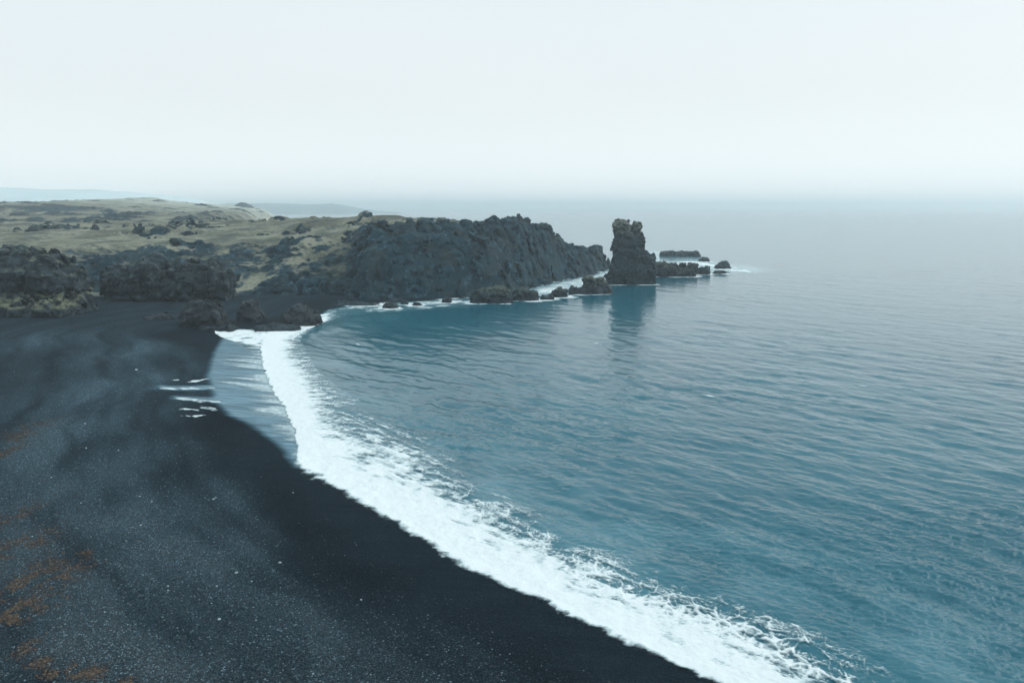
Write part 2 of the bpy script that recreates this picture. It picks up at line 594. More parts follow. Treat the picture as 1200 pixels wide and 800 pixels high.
def vertex_normals(P, Q):
    a, b, c, d = (P[Q[:, i]] for i in range(4))
    fn = np.cross(c - a, d - b)
    vn = np.zeros_like(P)
    for i in range(4):
        for k in range(3):
            vn[:, k] += np.bincount(Q[:, i], weights=fn[:, k], minlength=len(P))
    return vn / (np.linalg.norm(vn, axis=1, keepdims=True) + 1e-9)


VN = vertex_normals(P, Q)
cliffy = sstep(-76, -58, P[:, 0]) * sstep(44, 24, d2[ii, jj])
soft = nn[ii, jj]
grass = np.clip(.5 + 1.6 * (soft - .80) + .9 * (VN[:, 2] - .75), -.3, 1.1) - .55 * cliffy - .45 * rk2[ii, jj]
grass = grass - .30 * sstep(75, 30, d2[ii, jj]) * sstep(-112, -130, P[:, 0])
grass = grass - .14 * sstep(-150, -138, P[:, 0]) * sstep(-92, -104, P[:, 0]) * sstep(52, 34, d2[ii, jj] + 9 * perlin(P[:, 0] / 11, P[:, 1] / 11, seed=77))
grass = grass + .5 * np.exp(-((P[:, 2] - 33) / 3) ** 2) * sstep(-40, -60, P[:, 0]) * sstep(.6, .9, VN[:, 2])
scree = np.clip(sstep(4.5, 2.2, P[:, 2]) * sstep(.5, .8, VN[:, 2]), 0, 1) * .8
keep = np.ones(len(P), bool)
tag(mesh_obj("headland", P, Q, M_LAND, {"grass": grass, "scree": scree, "far": np.zeros(len(P))}, smooth=False), kind="structure")
print("headland", len(P), round(time.time() - T0, 1))

# --- plateau and hills behind, a plain height field
nr, nc = 430, 900
tt = np.linspace(-.95, .16, nc)
rr = np.exp(np.linspace(math.log(330), math.log(2600), nr))
RX = (rr[:, None] * tt[None, :]).astype(f32)
RY = np.repeat(rr[:, None], nc, 1).astype(f32)
hh, rkk, dd = land_height(RX, RY)
inside = np.minimum.reduce([RX - cx0 - 3, cx1 - RX, RY - cy0, cy1 - 3 - RY])
fine = fbm(RX / 5, RY / 4, seed=71, octs=3)
hh = hh - 3.0 * sstep(0, 5, inside) + fine * (.5 + 1.6 * rkk) * sstep(cy1 - 10, cy1 + 20, RY)
g0, g1_ = np.gradient(hh)
slope_n = 1 / np.sqrt(1 + (g0 / np.gradient(rr)[:, None]) ** 2)
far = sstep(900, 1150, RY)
grass = np.clip(1.0 - 1.1 * rkk, -.2, 1) - .8 * np.clip((.93 - slope_n) * 4, 0, 1) * (1 - .7 * far)
hh = np.where(dd < -2, -4, hh)
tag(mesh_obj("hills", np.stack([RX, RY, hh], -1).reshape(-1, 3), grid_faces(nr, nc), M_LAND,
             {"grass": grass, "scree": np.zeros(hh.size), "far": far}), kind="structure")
print("hills", round(time.time() - T0, 1))

# ------------------------------------------------------------------ black beach
vv = np.concatenate([np.linspace(1050, 640, 120, endpoint=False), np.linspace(640, 88, 760)])
rr = H * FPX / vv
tt = np.concatenate([np.linspace(-1.6, -.80, 140, endpoint=False), np.linspace(-.80, .42, 1080)])
nr, nc = len(vv), len(tt)
RX = (rr[:, None] * tt[None, :]).astype(f32)
RY = np.repeat(rr[:, None], nc, 1).astype(f32)
sd, bz = beach_parts(RX, RY)
wet_sd = poly_sdf(RX, RY, WET_POLY) + .5 * fbm(RX / 3, RY / 3, seed=81, octs=3)
FINGERS = [((188, 462.5), (252, 457.5), 1.0), ((219, 452), (244, 446), .9), ((204, 451.5), (211, 450.5), .7), ((204, 473), (264, 474), 1.0), ((209, 486), (233, 485), .8),
           ((237, 480.5), (254, 483.5), .8), ((226, 492.5), (242, 490.5), .7), ((218, 493), (224, 492.5), .5)]
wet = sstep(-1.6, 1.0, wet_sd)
for a, b, w in FINGERS[:1]:
    q = poly_sdf(RX, RY, [G(*a, .6), G(*b, .6)], closed=False) + .8 * fbm(RX / 3, RY / 3, seed=84, octs=3)
    wet = np.maximum(wet, .35 * sstep(2.0 * w + .5, .4, q))
damp = sstep(15, 3, sd + 5 * perlin(RX / 14, RY / 14, seed=83))
wet = np.maximum(wet, .03 * damp)
gn = fbm(RX / 26, RY / 26, seed=85, octs=4)
bands = .5 + .5 * np.sin((sd + 9 * perlin(RX / 45, RY / 45, seed=87)) / 5.2)
LIGHT = [(170, 405, 40, 18, .7), (195, 440, 30, 14, .4), (110, 455, 45, 22, .8), (75, 510, 45, 30, .9), (90, 560, 50, 30, .9), (140, 610, 50, 28, .8), (60, 610, 40, 30, .6), (190, 640, 45, 25, .7),
         (110, 690, 60, 30, .7), (130, 750, 60, 35, .7), (40, 770, 50, 40, .6), (230, 520, 45, 16, .5), (270, 570, 50, 25, .6), (320, 630, 60, 30, .45), (270, 650, 60, 30, .5), (320, 720, 70, 35, .25),
         (200, 770, 60, 30, .5), (430, 720, 80, 40, .16), (560, 760, 80, 30, .12), (330, 790, 60, 25, .18), (40, 400, 60, 12, .5), (260, 375, 40, 8, .3), (-60, 560, 70, 60, .8), (-60, 700, 70, 60, .7)]
LIGHT_W = []
for u, v, du, dv, a_ in LIGHT:
    gx0, gy0 = G(u, v, 2.6)
    LIGHT_W.append((gx0, gy0, abs(G(u + du, v, 2.6)[0] - gx0), abs(G(u, v - dv, 2.6)[1] - gy0), a_))


def gravel_map(x, y, s):
    k = 0
    wx = x + 4 * perlin(x / 15, y / 15, seed=92)
    wy = y + 6 * perlin(x / 15, y / 15, seed=93)
    for gx0, gy0, ex, ey, a_ in LIGHT_W:
        k = k + a_ * np.exp(-((wx - gx0) / ex) ** 2 - ((wy - gy0) / ey) ** 2)
    al = -.72 * x + .69 * y
    n = .75 * fbm(al / 24, s / 2.6, seed=85, octs=6, gain=.6)
    w_ = s + 7 * perlin(x / 38, y / 38, seed=87) + 2.5 * perlin(x / 9, y / 9, seed=88)
    n = n + .26 * np.sin(w_ / 1.9) + .16 * np.sin(w_ / .83 + 1)
    return np.clip(sstep(9, 20, s + 8 * perlin(x / 30, y / 30, seed=89)) * np.clip((.20 + .68 * np.minimum(k, 1.0)) * (1 + 1.1 * n), .06, 1.0), 0, 1)


gravel = gravel_map(RX, RY, sd)
RUST = [(70, 668, 30, 16), (52, 655, 16, 9), (20, 640, 26, 22), (30, 712, 22, 14), (60, 702, 14, 8), (34, 757, 12, 10), (48, 775, 14, 8), (75, 785, 22, 10), (108, 784, 16, 10), (138, 796, 14, 8),
        (100, 643, 8, 8), (12, 527, 10, 10), (24, 512, 12, 10), (16, 720, 16, 22), (10, 690, 14, 30), (20, 600, 14, 14), (36, 500, 16, 12)]
rust = np.zeros_like(RX)
for u, v, du, dv in RUST:
    x0, y0 = G(u, v, 2.6)
    ex, ey = abs(G(u + du, v, 2.6)[0] - x0), abs(G(u, v - dv, 2.6)[1] - y0)
    rust = np.maximum(rust, np.exp(-(((RX - x0) / ex) ** 2 + ((RY - y0) / ey) ** 2)))
rust = np.clip(rust * (.45 + 1.6 * fbm(RX / 1.6, RY / 1.6, seed=91, octs=3)), 0, .8)
x0, y0 = G(20, 440, 2.6)
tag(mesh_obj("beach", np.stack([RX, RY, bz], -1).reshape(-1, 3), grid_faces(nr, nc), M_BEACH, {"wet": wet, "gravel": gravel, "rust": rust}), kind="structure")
print("beach", round(time.time() - T0, 1))


# pebbles over the dry sand: far too many to count
def pebbles(name, n, mat, pick, smin, smax, tall, seed):
    r = np.random.default_rng(seed)
    x, y = pick(r, n)
    s_, z = beach_parts(x, y)
    n = len(x)
    size = (smin + (smax - smin) * r.random(n) ** 3).astype(f32)
    base = np.array([(1, 0, 0), (-.9, .1, 0), (.1, 1, 0), (-.1, -.95, 0), (.1, .05, 1), (0, 0, -.6)], f32)
    v = base[None] * (1 + .35 * (r.random((n, 6, 1)) - .5)) * size[:, None, None]
    v[:, :, 0] *= (.7 + .6 * r.random(n))[:, None]
    v[:, :, 2] *= tall
    a = r.random(n) * 6.283
    ca, sa = np.cos(a)[:, None], np.sin(a)[:, None]
    X = v[:, :, 0] * ca - v[:, :, 1] * sa + x[:, None]
    Y = v[:, :, 0] * sa + v[:, :, 1] * ca + y[:, None]
    Z = v[:, :, 2] + z[:, None] + .01
    fc = np.array([(0, 2, 4), (2, 1, 4), (1, 3, 4), (3, 0, 4), (2, 0, 5), (1, 2, 5), (3, 1, 5), (0, 3, 5)])
    F_ = (np.arange(n)[:, None, None] * 6 + fc[None]).reshape(-1, 3)
    return mesh_obj(name, np.stack([X, Y, Z], -1).reshape(-1, 3), F_, mat, {"shade": np.repeat(r.random(n), 6)}, smooth=False)


def pick_beach(r, n):
    v = 88 + (640 - 88) * r.random(n * 5) ** .9
    y = H * FPX / v
    x = y * (-.75 + 1.0 * r.random(n * 5))
    s = poly_sdf(x, y, BEACH_POLY)
    k = r.random(n * 5) < gravel_map(x, y, s) ** 1.5 + .008
    k &= (s > 7) & (y < 300) & (poly_sdf(x, y, WET_POLY) < -1)
    return x[k][:n].astype(f32), y[k][:n].astype(f32)


n_ = NT("grey_pebble")
M_PEB = n_.out(Base_Color=n_.mix(n_.math('POWER', n_.attr("shade"), 5.5), (.010, .016, .022), (.17, .23, .26)), Roughness=.7)
tag(pebbles("pebbles", 150000, M_PEB, pick_beach, .035, .125, .6, 5), kind="stuff")

n_ = NT("rusty_iron")
M_RUST = n_.out(Base_Color=n_.mix(n_.math('POWER', n_.attr("shade"), 2.2), (.028, .017, .013), (.14, .078, .040)), Roughness=.9)


def pick_rust(r, n):
    xs, ys = [], []
    wts = np.array([du * dv for _, _, du, dv in RUST], float)
    for (u, v, du, dv), w in zip(RUST, wts / wts.sum()):
        x0, y0 = G(u, v, 2.6)
        ex, ey = abs(G(u + du, v, 2.6)[0] - x0), abs(G(u, v - dv, 2.6)[1] - y0)
        k = int(n * w)
        xs.append(x0 + r.normal(size=k) * ex * .55)
        ys.append(y0 + r.normal(size=k) * ey * .55)
    x, y = np.concatenate(xs), np.concatenate(ys)
    k = fbm(x / 1.6, y / 1.6, seed=91, octs=3) > -.02
    return x[k].astype(f32), y[k].astype(f32)


tag(pebbles("rusty_debris", 12000, M_RUST, pick_rust, .04, .20, .55, 6), kind="stuff")
print("pebbles", round(time.time() - T0, 1))

# ------------------------------------------------------------------ sea
WDIR = np.array([-.74, -.67])


def ocean_tile(L, n, lam_lo, lam_hi, peak, spread, rms, seed):
    r = np.random.default_rng(seed)
    k1 = np.fft.fftfreq(n, L / n) * 2 * np.pi
    KX, KY = np.meshgrid(k1, k1, indexing='ij')
    K = np.hypot(KX, KY) + 1e-9
    kp = 2 * np.pi / peak
    S = K ** -3.6 * np.exp(-.8 * (kp / K) ** 2)
    S *= (K > 2 * np.pi / lam_hi) * np.exp(-(K * lam_lo / (2 * np.pi)) ** 4)
    c = (KX * WDIR[0] + KY * WDIR[1]) / K
    S *= spread + (1 - spread) * np.clip(c, 0, 1) ** 7
    h = np.fft.ifft2(np.sqrt(S) * (r.normal(size=(n, n)) + 1j * r.normal(size=(n, n)))).real
    return (h * rms / h.std()).astype(f32)


TA = ocean_tile(211.0, 768, 1.0, 30, 6, .03, .062, 1)
TB = ocean_tile(47.0, 512, .25, 2.4, 1.3, .12, .022, 2)


TC = ocean_tile(331.0, 512, 3.5, 70, 15, .0, .085, 3)


def sample_tile(T, L, x, y):
    n = T.shape[0]
    a, b = x / L * n, y / L * n
    i, j = np.floor(a).astype(np.int64), np.floor(b).astype(np.int64)
    fa, fb = (a - i).astype(f32), (b - j).astype(f32)
    i0, j0, i1, j1 = i % n, j % n, (i + 1) % n, (j + 1) % n
    return (T[i0, j0] * (1 - fa) + T[i1, j0] * fa) * (1 - fb) + (T[i0, j1] * (1 - fa) + T[i1, j1] * fa) * fb


def sea_height(x, y, sd=None):
    if sd is None:
        sd = poly_sdf(x, y, BEACH_POLY)
    r = np.hypot(x, y)
    shoal = .25 + .75 * sstep(-2, -25, sd)
    a = sample_tile(TA, 211.0, x + 7 * np.sin(y / 140), y + 5 * np.sin(x / 170))
    a = a + .3 * np.abs(a) * a / .1
    sw = sample_tile(TC, 331.0, x, y)
    a = a + sw + 3.0 * sw * np.abs(sw) * np.sign(sw) * np.sign(sw)
    b = sample_tile(TB, 47.0, x * .92 + y * .39, y * .92 - x * .39)
    gust = .55 + .9 * sstep(-.25, .35, fbm(x / 60, y / 45, seed=101, octs=3))
    bore = .45 * np.exp(-((sd + 13) / 5.5) ** 2) * sstep(330, 200, r)
    return shoal * (a * sstep(2200, 700, r) * (.40 + .34 * sstep(300, 110, r)) + b * .95 * gust * sstep(260, 100, r)) * (.55 + .45 * gust) + bore - .05


vv = np.concatenate([np.linspace(1050, 640, 120, endpoint=False), np.linspace(640, 12, 830, endpoint=False), np.geomspace(12, 1.55, 130)])
rr = H * FPX / vv
tt = np.concatenate([np.linspace(-1.0, -.74, 50, endpoint=False), np.linspace(-.74, .80, 1240, endpoint=False), np.linspace(.80, 2.4, 220)])
nr, nc = len(vv), len(tt)
RX = (rr[:, None] * tt[None, :])
RY = np.repeat(rr[:, None], nc, 1)
sd = poly_sdf(RX, RY, BEACH_POLY)
SZ = sea_height(RX, RY, sd)
CHANNEL = [G(*p) for p in [(598, 347), (612, 342), (640, 334), (668, 328), (692, 322), (712, 316), (730, 312), (724, 330), (700, 336), (672, 340), (650, 345), (620, 349)]]
BEHIND = [G(*p) for p in [(752, 298), (766, 294), (790, 296), (822, 304), (838, 309), (870, 311), (898, 316), (880, 320), (850, 318), (800, 313), (770, 312)]]
COVE = [G(*p) for p in [(372, 378), (384, 362), (430, 355), (480, 351), (540, 347.5), (600, 347), (598, 353), (530, 360), (470, 364), (400, 370), (380, 380)]]
aer = np.zeros_like(RX)
near = (RY < 1200) & (RY > 200)
for poly, w, soft_ in ((CHANNEL, .75, 8), (BEHIND, .6, 10), (COVE, .22, 8)):  # froth; the channel's pallor also paints in calm-water reflection
    q = poly_sdf(RX[near], RY[near], poly)
    aer[near] = np.maximum(aer[near], w * sstep(-soft_, soft_ * .6, q))
aer = aer * np.clip(.8 + 1.1 * fbm(RX / 16, RY / 22, seed=105, octs=3), 0, 1.2)
aer = np.maximum(aer, .16 * sstep(-40, -17, sd) * (RY < 300) * np.clip(.5 + 1.5 * fbm(RX / 9, RY / 9, seed=107, octs=4), 0, 1))
tag(mesh_obj("sea", np.stack([RX, RY, SZ], -1).reshape(-1, 3), grid_faces(nr, nc), M_SEA, {"aerated": np.clip(aer, 0, 1)}), kind="structure")
print("sea", round(time.time() - T0, 1))


# ------------------------------------------------------------------ surf and foam
def foam_strip(inner, outer, step, dens_fn, q0=-.2, q1=1.3, lump=.12, z_in=0.0):
    """foam on the water between two surveyed lines; dens_fn(q, t, x, y) -> density"""
    A = np.array([G(u, v, z_in) for u, v in inner])
    B = np.array([G(*p) for p in outer])
    ab = smooth_line(np.hstack([A, B]), None)
    mid = (ab[:, :2] + ab[:, 2:]) / 2
    s = np.r_[0, np.cumsum(np.linalg.norm(np.diff(mid, axis=0), axis=1))]
    n = int(s[-1] / step)
    k = np.linspace(0, s[-1], n)
    A = np.stack([np.interp(k, s, ab[:, i]) for i in (0, 1)], 1)
    B = np.stack([np.interp(k, s, ab[:, i]) for i in (2, 3)], 1)
    wid = np.linalg.norm(A - B, axis=1).mean()
    m = int(wid * (q1 - q0) / step)
    q = np.linspace(q0, q1, m)
    X = A[:, None, 0] * (1 - q) + B[:, None, 0] * q
    Y = A[:, None, 1] * (1 - q) + B[:, None, 1] * q
    Qm = np.repeat(q[None], n, 0)
    Tm = np.repeat(np.linspace(0, 1, n)[:, None], m, 1)
    d = dens_fn(Qm, Tm, X, Y)
    return X, Y, d, lump


def foam_mesh(parts):
    Vs, Fs, Ds, off = [], [], [], 0
    for X, Y, d, lump in parts:
        sd, bz = beach_parts(X, Y)
        z = np.maximum(sea_height(X, Y, sd), np.where(sd > -25, bz, -9)) + .05
        z = z + np.clip(d, 0, 1) * lump * (1 + 1.2 * fbm(X / 1.7, Y / 1.7, seed=121, octs=4))
        V = np.stack([X, Y, z], -1).reshape(-1, 3)
        F_ = grid_faces(*X.shape)
        dm = d.ravel()[F_].max(1)
        F_ = F_[dm > .10]
        V, F_, at = compact(V, F_, {"foam_cover": d.ravel()})
        Vs.append(V)
        Fs.append(F_ + off)
        Ds.append(at["foam_cover"])
        off += len(V)
    return np.vstack(Vs), np.vstack(Fs), {"foam_cover": np.concatenate(Ds)}


def lace(x, y, sc, wid, seed):
    """white net of foam: walls of warped cells, wid 0..1 wide"""
    wx = x + 1.1 * fbm(x / 2.6, y / 2.6, seed=seed, octs=3)
    wy = y + 1.1 * fbm(x / 2.6, y / 2.6, seed=seed + 1, octs=3)
    f1, f2 = worley(wx / sc, wy / sc, seed=seed + 2)
    g1_, g2_ = worley(wx / (sc * .42), wy / (sc * .42), seed=seed + 3)
    return np.maximum(sstep(wid, wid * .25, f2 - f1), .8 * sstep(wid, wid * .2, g2_ - g1_))


def surf_density(q, t, x, y):
    e = .06 * fbm(x / 5, y / 5, seed=131, octs=4) + .05 * fbm(x / .9, y / .9, seed=132, octs=4, gain=.65)
    cusp = .05 * np.abs(perlin(x / 3.1, y / 3.1, seed=135)) * 2
    front = sstep(-.09, .02, q + e - cusp)
    n8 = fbm(x / 10, y / 10, seed=133, octs=5)
    n2 = fbm(x / 2.0, y / 2.0, seed=134, octs=5, gain=.6)
    al, ac = -.72 * x + .69 * y, .69 * x + .72 * y
    sa = fbm(al / 4.5, ac / 1.1, seed=138, octs=5, gain=.6)
    sb = fbm(x / 4.0, y / 1.5, seed=136, octs=5, gain=.6)
    up = sstep(.40, .60, t)
    st = sa * (1 - up) + sb * up
    u = q + .30 * n8 + .12 * n2 - .05 - .22 * up
    o = sstep(.10, .90, u)
    low = sstep(.30, .05, t)
    lc = lace(x, y, 1.9, .10 + .75 * (1 - o), 140)
    cover = 1.25 - o * (.95 + 1.1 * np.clip(st + .5 * n2, -.6, .6)) + o * .55 * lc * (.65 + .55 * low)
    cover = cover - .75 * np.clip(st + .4 * n8 + .25 * n2, 0, .5) * sstep(.0, .3, q - .1 * up) * (1 - .5 * up)
    edge = sstep(1.30 + .08 * low, .78 + .1 * up, u + .22 * st)
    return np.clip(front * cover * edge, 0, 1.2)


INNER = [(890, 828), (835, 798), (760, 764), (700, 735), (640, 706), (580, 680), (535, 658), (470, 615), (430, 590), (380, 562), (352, 546), (349, 522),
         (342, 495), (328, 470), (314, 444), (308, 424), (306, 408), (309, 398)]
OUTER = [(1080, 850), (1005, 800), (925, 752), (830, 712), (730, 668), (665, 640), (606, 603), (545, 568), (500, 535), (468, 507), (420, 487), (386, 466),
         (368, 448), (356, 430), (349, 416), (343, 404), (346, 396), (358, 388)]
parts = [foam_strip(INNER, OUTER, .15, surf_density, lump=.2)]


def arm_density(q, t, x, y):
    e = .12 * fbm(x / 4, y / 4, seed=151, octs=4)
    return np.clip(sstep(-.02, .15, q + e) * sstep(1.25, 1.0, q + e) * (1.15 - .7 * sstep(.0, .4, fbm(x / 3, y / 3, seed=152, octs=4))) * sstep(1.0, .75, t + .5 * e), 0, 1.1)


parts.append(foam_strip([(252, 391.5), (262, 397), (280, 403), (312, 408), (345, 397), (364, 386), (384, 377), (410, 369)],
                        [(252, 389), (264, 389), (290, 389), (325, 388), (345, 384), (364, 376), (378, 369), (404, 363)], .3, arm_density))


def streak_density(q, t, x, y):
    # q: 0 up the beach, 1 at the breaking foam; runs of foam drawn out along the backwash
    a = fbm(x / 14 + 20, y / 3.2, seed=161, octs=4, gain=.4)
    b = fbm(x / 34, y / 8, seed=163, octs=2)
    k = a * 1.3 + .9 * b + (q - .58) * 1.1
    return np.clip(sstep(-.50, .36, k) * sstep(.02, .14, q + .1 * a) * .66, 0, .9) * sstep(1.2, 1.05, q)


parts.append(foam_strip([(262, 400), (254, 412), (248, 430), (246, 446), (252, 457), (252, 470), (262, 480), (272, 490), (300, 503), (330, 524), (347, 543)],
                        [(318, 404), (318, 420), (320, 440), (328, 456), (336, 470), (344, 482), (350, 492), (354, 502), (357, 515), (360, 532), (362, 545)],
                        .26, streak_density, q0=0, q1=1.2, lump=.03))
# fingers of foam left on the sand
for a, b, w in FINGERS:
    p, q = np.array(G(*a, .6)), np.array(G(*b, .6))
    L = np.linalg.norm(q - p)
    t_ = (q - p) / L
    nrm = np.array([-t_[1], t_[0]])
    ss = np.arange(-1, L + 1, .22)
    ww = np.arange(-3.0, 3.01, .22)
    X = p[0] + ss[:, None] * t_[0] + ww[None] * nrm[0]
    Y = p[1] + ss[:, None] * t_[1] + ww[None] * nrm[1]
    S_ = np.repeat(ss[:, None], len(ww), 1) / L
    wid = w * (1.3 + 2.2 * fbm(X / 1.7 + 3 * w, Y / 3, seed=171, octs=3)) * sstep(-.03, .12, S_) * (1.0 - .45 * sstep(.4, 1.0, S_))
    d = sstep(1.0, .55, np.abs(ww[None] + 1.9 * fbm(X / 4 + 9 * w, Y * 0 + w, seed=175, octs=3)) / np.maximum(wid, .05)) * (1.05 - 1.1 * sstep(-.05, .40, fbm(X / 2.6, Y / 1.1, seed=173, octs=4)))
    d *= .8 * sstep(1.06, .97, S_)
    parts.append((X, Y, np.clip(d, 0, 1), .03))
# two thin curls of dried foam lower down
V, F_, at = foam_mesh(parts)
tag(mesh_obj("surf", V, F_, M_FOAM, at), kind="stuff")
print("surf", len(V), round(time.time() - T0, 1))

# ------------------------------------------------------------------ rocks: level sets of a few blended blocks with crag relief
def smin(a, b, k):
    h = np.clip(.5 + .5 * (b - a) / k, 0, 1)
    return b + (a - b) * h - k * h * (1 - h)


ROCK_FOOT = []


def rock(name, blocks, step, relief, seed, mat, label, cat, group=None, big=5.5, lichen=(.0, 99), carve=(), blend=1.5, sink=2.0, foamy=True, swell=.55, ledge=None):
    """blocks: (u0, u1, v_top, v_base, depth[, z_base]) surveyed in the photo; each a rounded block that deep (m)"""
    bs = []
    z0 = blocks[0][5] if len(blocks[0]) > 5 else 0.0
    y0 = G((blocks[0][0] + blocks[0][1]) / 2, blocks[0][3], z0)[1]
    for nb_, b in enumerate(blocks):
        u0, u1, vt, vb, dep = b[:5]
        zb = b[5] if len(b) > 5 else 0.0
        off = b[6] if len(b) > 6 else 1.2 * nb_
        y = y0
        x0, x1 = D(u0, vb, y)[0], D(u1, vb, y)[0]
        yc = y + dep / 2 + off
        zt = D((u0 + u1) / 2, vt, yc)[2]
        bs.append(((x0 + x1) / 2, yc, (zt - sink + zb) / 2, (x1 - x0) / 2, dep / 2, (zt + sink - zb) / 2, zt))
    lo = np.array([min(b[i] - b[i + 3] for b in bs) for i in range(3)]) - 3.2 * relief - 2.5
    hi = np.array([max(b[i] + b[i + 3] for b in bs) for i in range(3)]) + 3.2 * relief + 2.5
    ax = [np.arange(lo[i], hi[i] + step, step, dtype=f32) for i in range(3)]
    X, Y, Z = np.meshgrid(*ax, indexing='ij')
    f = None
    for cx, cy, cz, rx, ry, rz, zt in bs:
        r = .8 * min(rx, ry, rz)
        qx, qy, qz = np.abs(X - cx) - (rx - r), np.abs(Y - cy) - (ry - r), np.abs(Z - cz) - (rz - r)
        d = np.sqrt(np.maximum(qx, 0) ** 2 + np.maximum(qy, 0) ** 2 + np.maximum(qz, 0) ** 2) + np.minimum(np.maximum.reduce([qx, qy, qz]), 0) - r
        f = d if f is None else smin(f, d, blend)
    for u, v, y, rx, ry, rz in carve:
        cx, cy, cz = D(u, v, y)
        e = (np.sqrt(((X - cx) / rx) ** 2 + ((Y - cy) / ry) ** 2 + ((Z - cz) / rz) ** 2) - 1) * min(rx, ry, rz)
        f = np.maximum(f, -e)
    sz = min(min(b[3:6]) for b in bs)
    nb = np.abs(f) < 3.0 * relief + .6 * sz + step * 2
    f[nb] -= swell * sz * fbm(X[nb] / (1.5 * sz + 1), Y[nb] / (1.5 * sz + 1), Z[nb] / (1.5 * sz + 1), seed + 30, octs=3).astype(f32) * 1.0
    f[nb] -= 1.5 * relief * (crag(X[nb], Y[nb], Z[nb], seed, big) - .1).astype(f32)
    P, Q = one_piece(*surface_nets(f.astype(f32), lo, step))
    VN = vertex_normals(P, Q)
    g = lichen[0] * sstep(lichen[1] - 3, lichen[1] + 3, P[:, 2]) * sstep(.0, .7, VN[:, 2] + .35 * (P[:, 2] > lichen[1] + 2))
    if len(lichen) > 2:
        g = np.maximum(g, lichen[2] * sstep(.66, .9, VN[:, 2]) * (P[:, 2] > lichen[3]) * sstep(-.15, .1, fbm(P[:, 0] / 6, P[:, 1] / 6, seed=seed + 40, octs=3)))
    if ledge:
        g = np.maximum(g, 1.3 * sstep(.30, .6, VN[:, 2]) * sstep(ledge[0], ledge[0] + .8, P[:, 2]) * sstep(ledge[1] + .8, ledge[1], P[:, 2]))
    cx = np.mean([b[0] for b in bs])
    cy = np.mean([b[1] for b in bs])
    o = mesh_obj(name, P, Q, mat, {"grass": g}, base=(cx, cy, 0), smooth=False)
    tag(o, label, cat, group)
    if foamy:
        for b in bs:
            ROCK_FOOT.append((b[0], b[1], b[3], b[4]))
    return o


rock("sea_stack", [(717, 758, 306, 334, 16, 0, 0), (720.5, 754.5, 274, 330, 12, 0, 2), (721, 741, 258.5, 300, 10, 0, 3), (744, 752.5, 260.5, 300, 7, 0, 4), (741, 758, 275, 293, 9, 18, 3.5),
                   (752, 769.5, 297, 329, 10, 0, 3), (711, 724, 321, 337, 9, 0, 1)],
     .36, 1.0, 201, M_STACK, "tall lone dark lava sea stack with pale lichen top standing in the water", "sea stack", lichen=(1.0, 26), big=5.0, blend=.7, swell=.3)
print("stack", round(time.time() - T0, 1))

REEF = "low lava rocks around the sea stack"
rock("reef_rock", [(551, 597, 344, 355.5, 10), (568, 592, 336, 352, 6), (556, 566, 341, 352, 5)], .36, 1.1, 211, M_ROCK, "widest low dark reef rock off the cliff foot, left end of the reef line", "rock", REEF, lichen=(.5, 4))
rock("reef_rock", [(601, 629, 342, 352.5, 9), (604, 615, 339, 350, 5)], .4, .9, 212, M_ROCK, "flat dark reef rock just right of the widest reef rock", "rock", REEF, lichen=(.5, 4))
rock("reef_rock", [(635, 649, 345.5, 351.5, 5)], .35, .6, 213, M_ROCK, "small low reef rock ringed with foam, in the gap of the reef line", "rock", REEF)
rock("reef_rock", [(650, 665, 339.5, 348.5, 6)], .35, .7, 214, M_ROCK, "small peaked reef rock at the left end of the stack's rocky ridge", "rock", REEF, lichen=(.6, 3))
rock("reef_rock", [(668, 716, 337, 345, 8), (686, 698, 324.5, 343, 6), (701, 713, 327, 341, 6)], .36, .85, 215, M_ROCK, "jagged twin peaked rock ridge against the left foot of the sea stack", "rock", REEF, lichen=(.7, 4))
rock("reef_rock", [(769, 816, 315, 324.5, 9), (771, 780, 309.5, 322, 5), (786, 795, 311, 322, 5), (798, 806, 309, 322, 6)], .36, 1.1, 216, M_ROCK, "long dark rock ridge running right from the foot of the sea stack", "rock", REEF, lichen=(.4, 5))
rock("reef_rock", [(808, 819, 308, 322, 6), (820, 834, 313.5, 322.5, 7)], .36, .9, 217, M_ROCK, "knobbly dark rock closing the right end of the stack's long ridge", "rock", REEF)
rock("skerry", [(837, 851, 317, 321, 5)], .35, .45, 218, M_ROCK, "flat wet skerry barely above water, right of the rocky ridge", "skerry", REEF)
rock("skerry", [(839, 857, 309, 315, 8), (846, 854, 306, 313.5, 6)], .4, .6, 219, M_ROCK, "outermost humped skerry with white foam trailing to its right", "skerry", REEF)
rock("skerry", [(776, 806, 295.5, 301, 11), (794, 821, 294.5, 303, 6)], .45, .8, 220, M_ROCK, "long low skerry behind the sea stack, across a patch of foam", "skerry", REEF)
rock("skerry", [(822, 832, 302, 306.5, 8)], .4, .6, 221, M_ROCK, "small lumpy skerry right of the long low skerry behind the stack", "skerry", REEF)

COVEG = "small rocks in the foam under the cliff"
rock("shore_rock", [(518, 529, 349, 355, 5)], .3, .55, 231, M_ROCK, "small dark rock in foam nearest the left end of the reef line", "rock", COVEG)
rock("shore_rock", [(483, 493, 354, 358.5, 4)], .3, .45, 232, M_ROCK, "small round rock standing at the outer edge of the cove's foam", "rock", COVEG)
rock("shore_rock", [(470, 477, 352, 357, 4)], .3, .4, 233, M_ROCK, "smallest cove rock, behind and between two others in the foam", "rock", COVEG)
rock("shore_rock", [(448, 465, 356, 361.5, 5), (458, 464, 354.5, 360, 3)], .3, .45, 234, M_ROCK, "wedge shaped dark rock at the left end of the cove's foam", "rock", COVEG)
rock("shore_ledge", [(388, 446, 356, 361.5, 10, -1)], .4, .7, 235, M_ROCK, "flat dark wet rock ledge awash beside the back cove beach", "rock ledge")

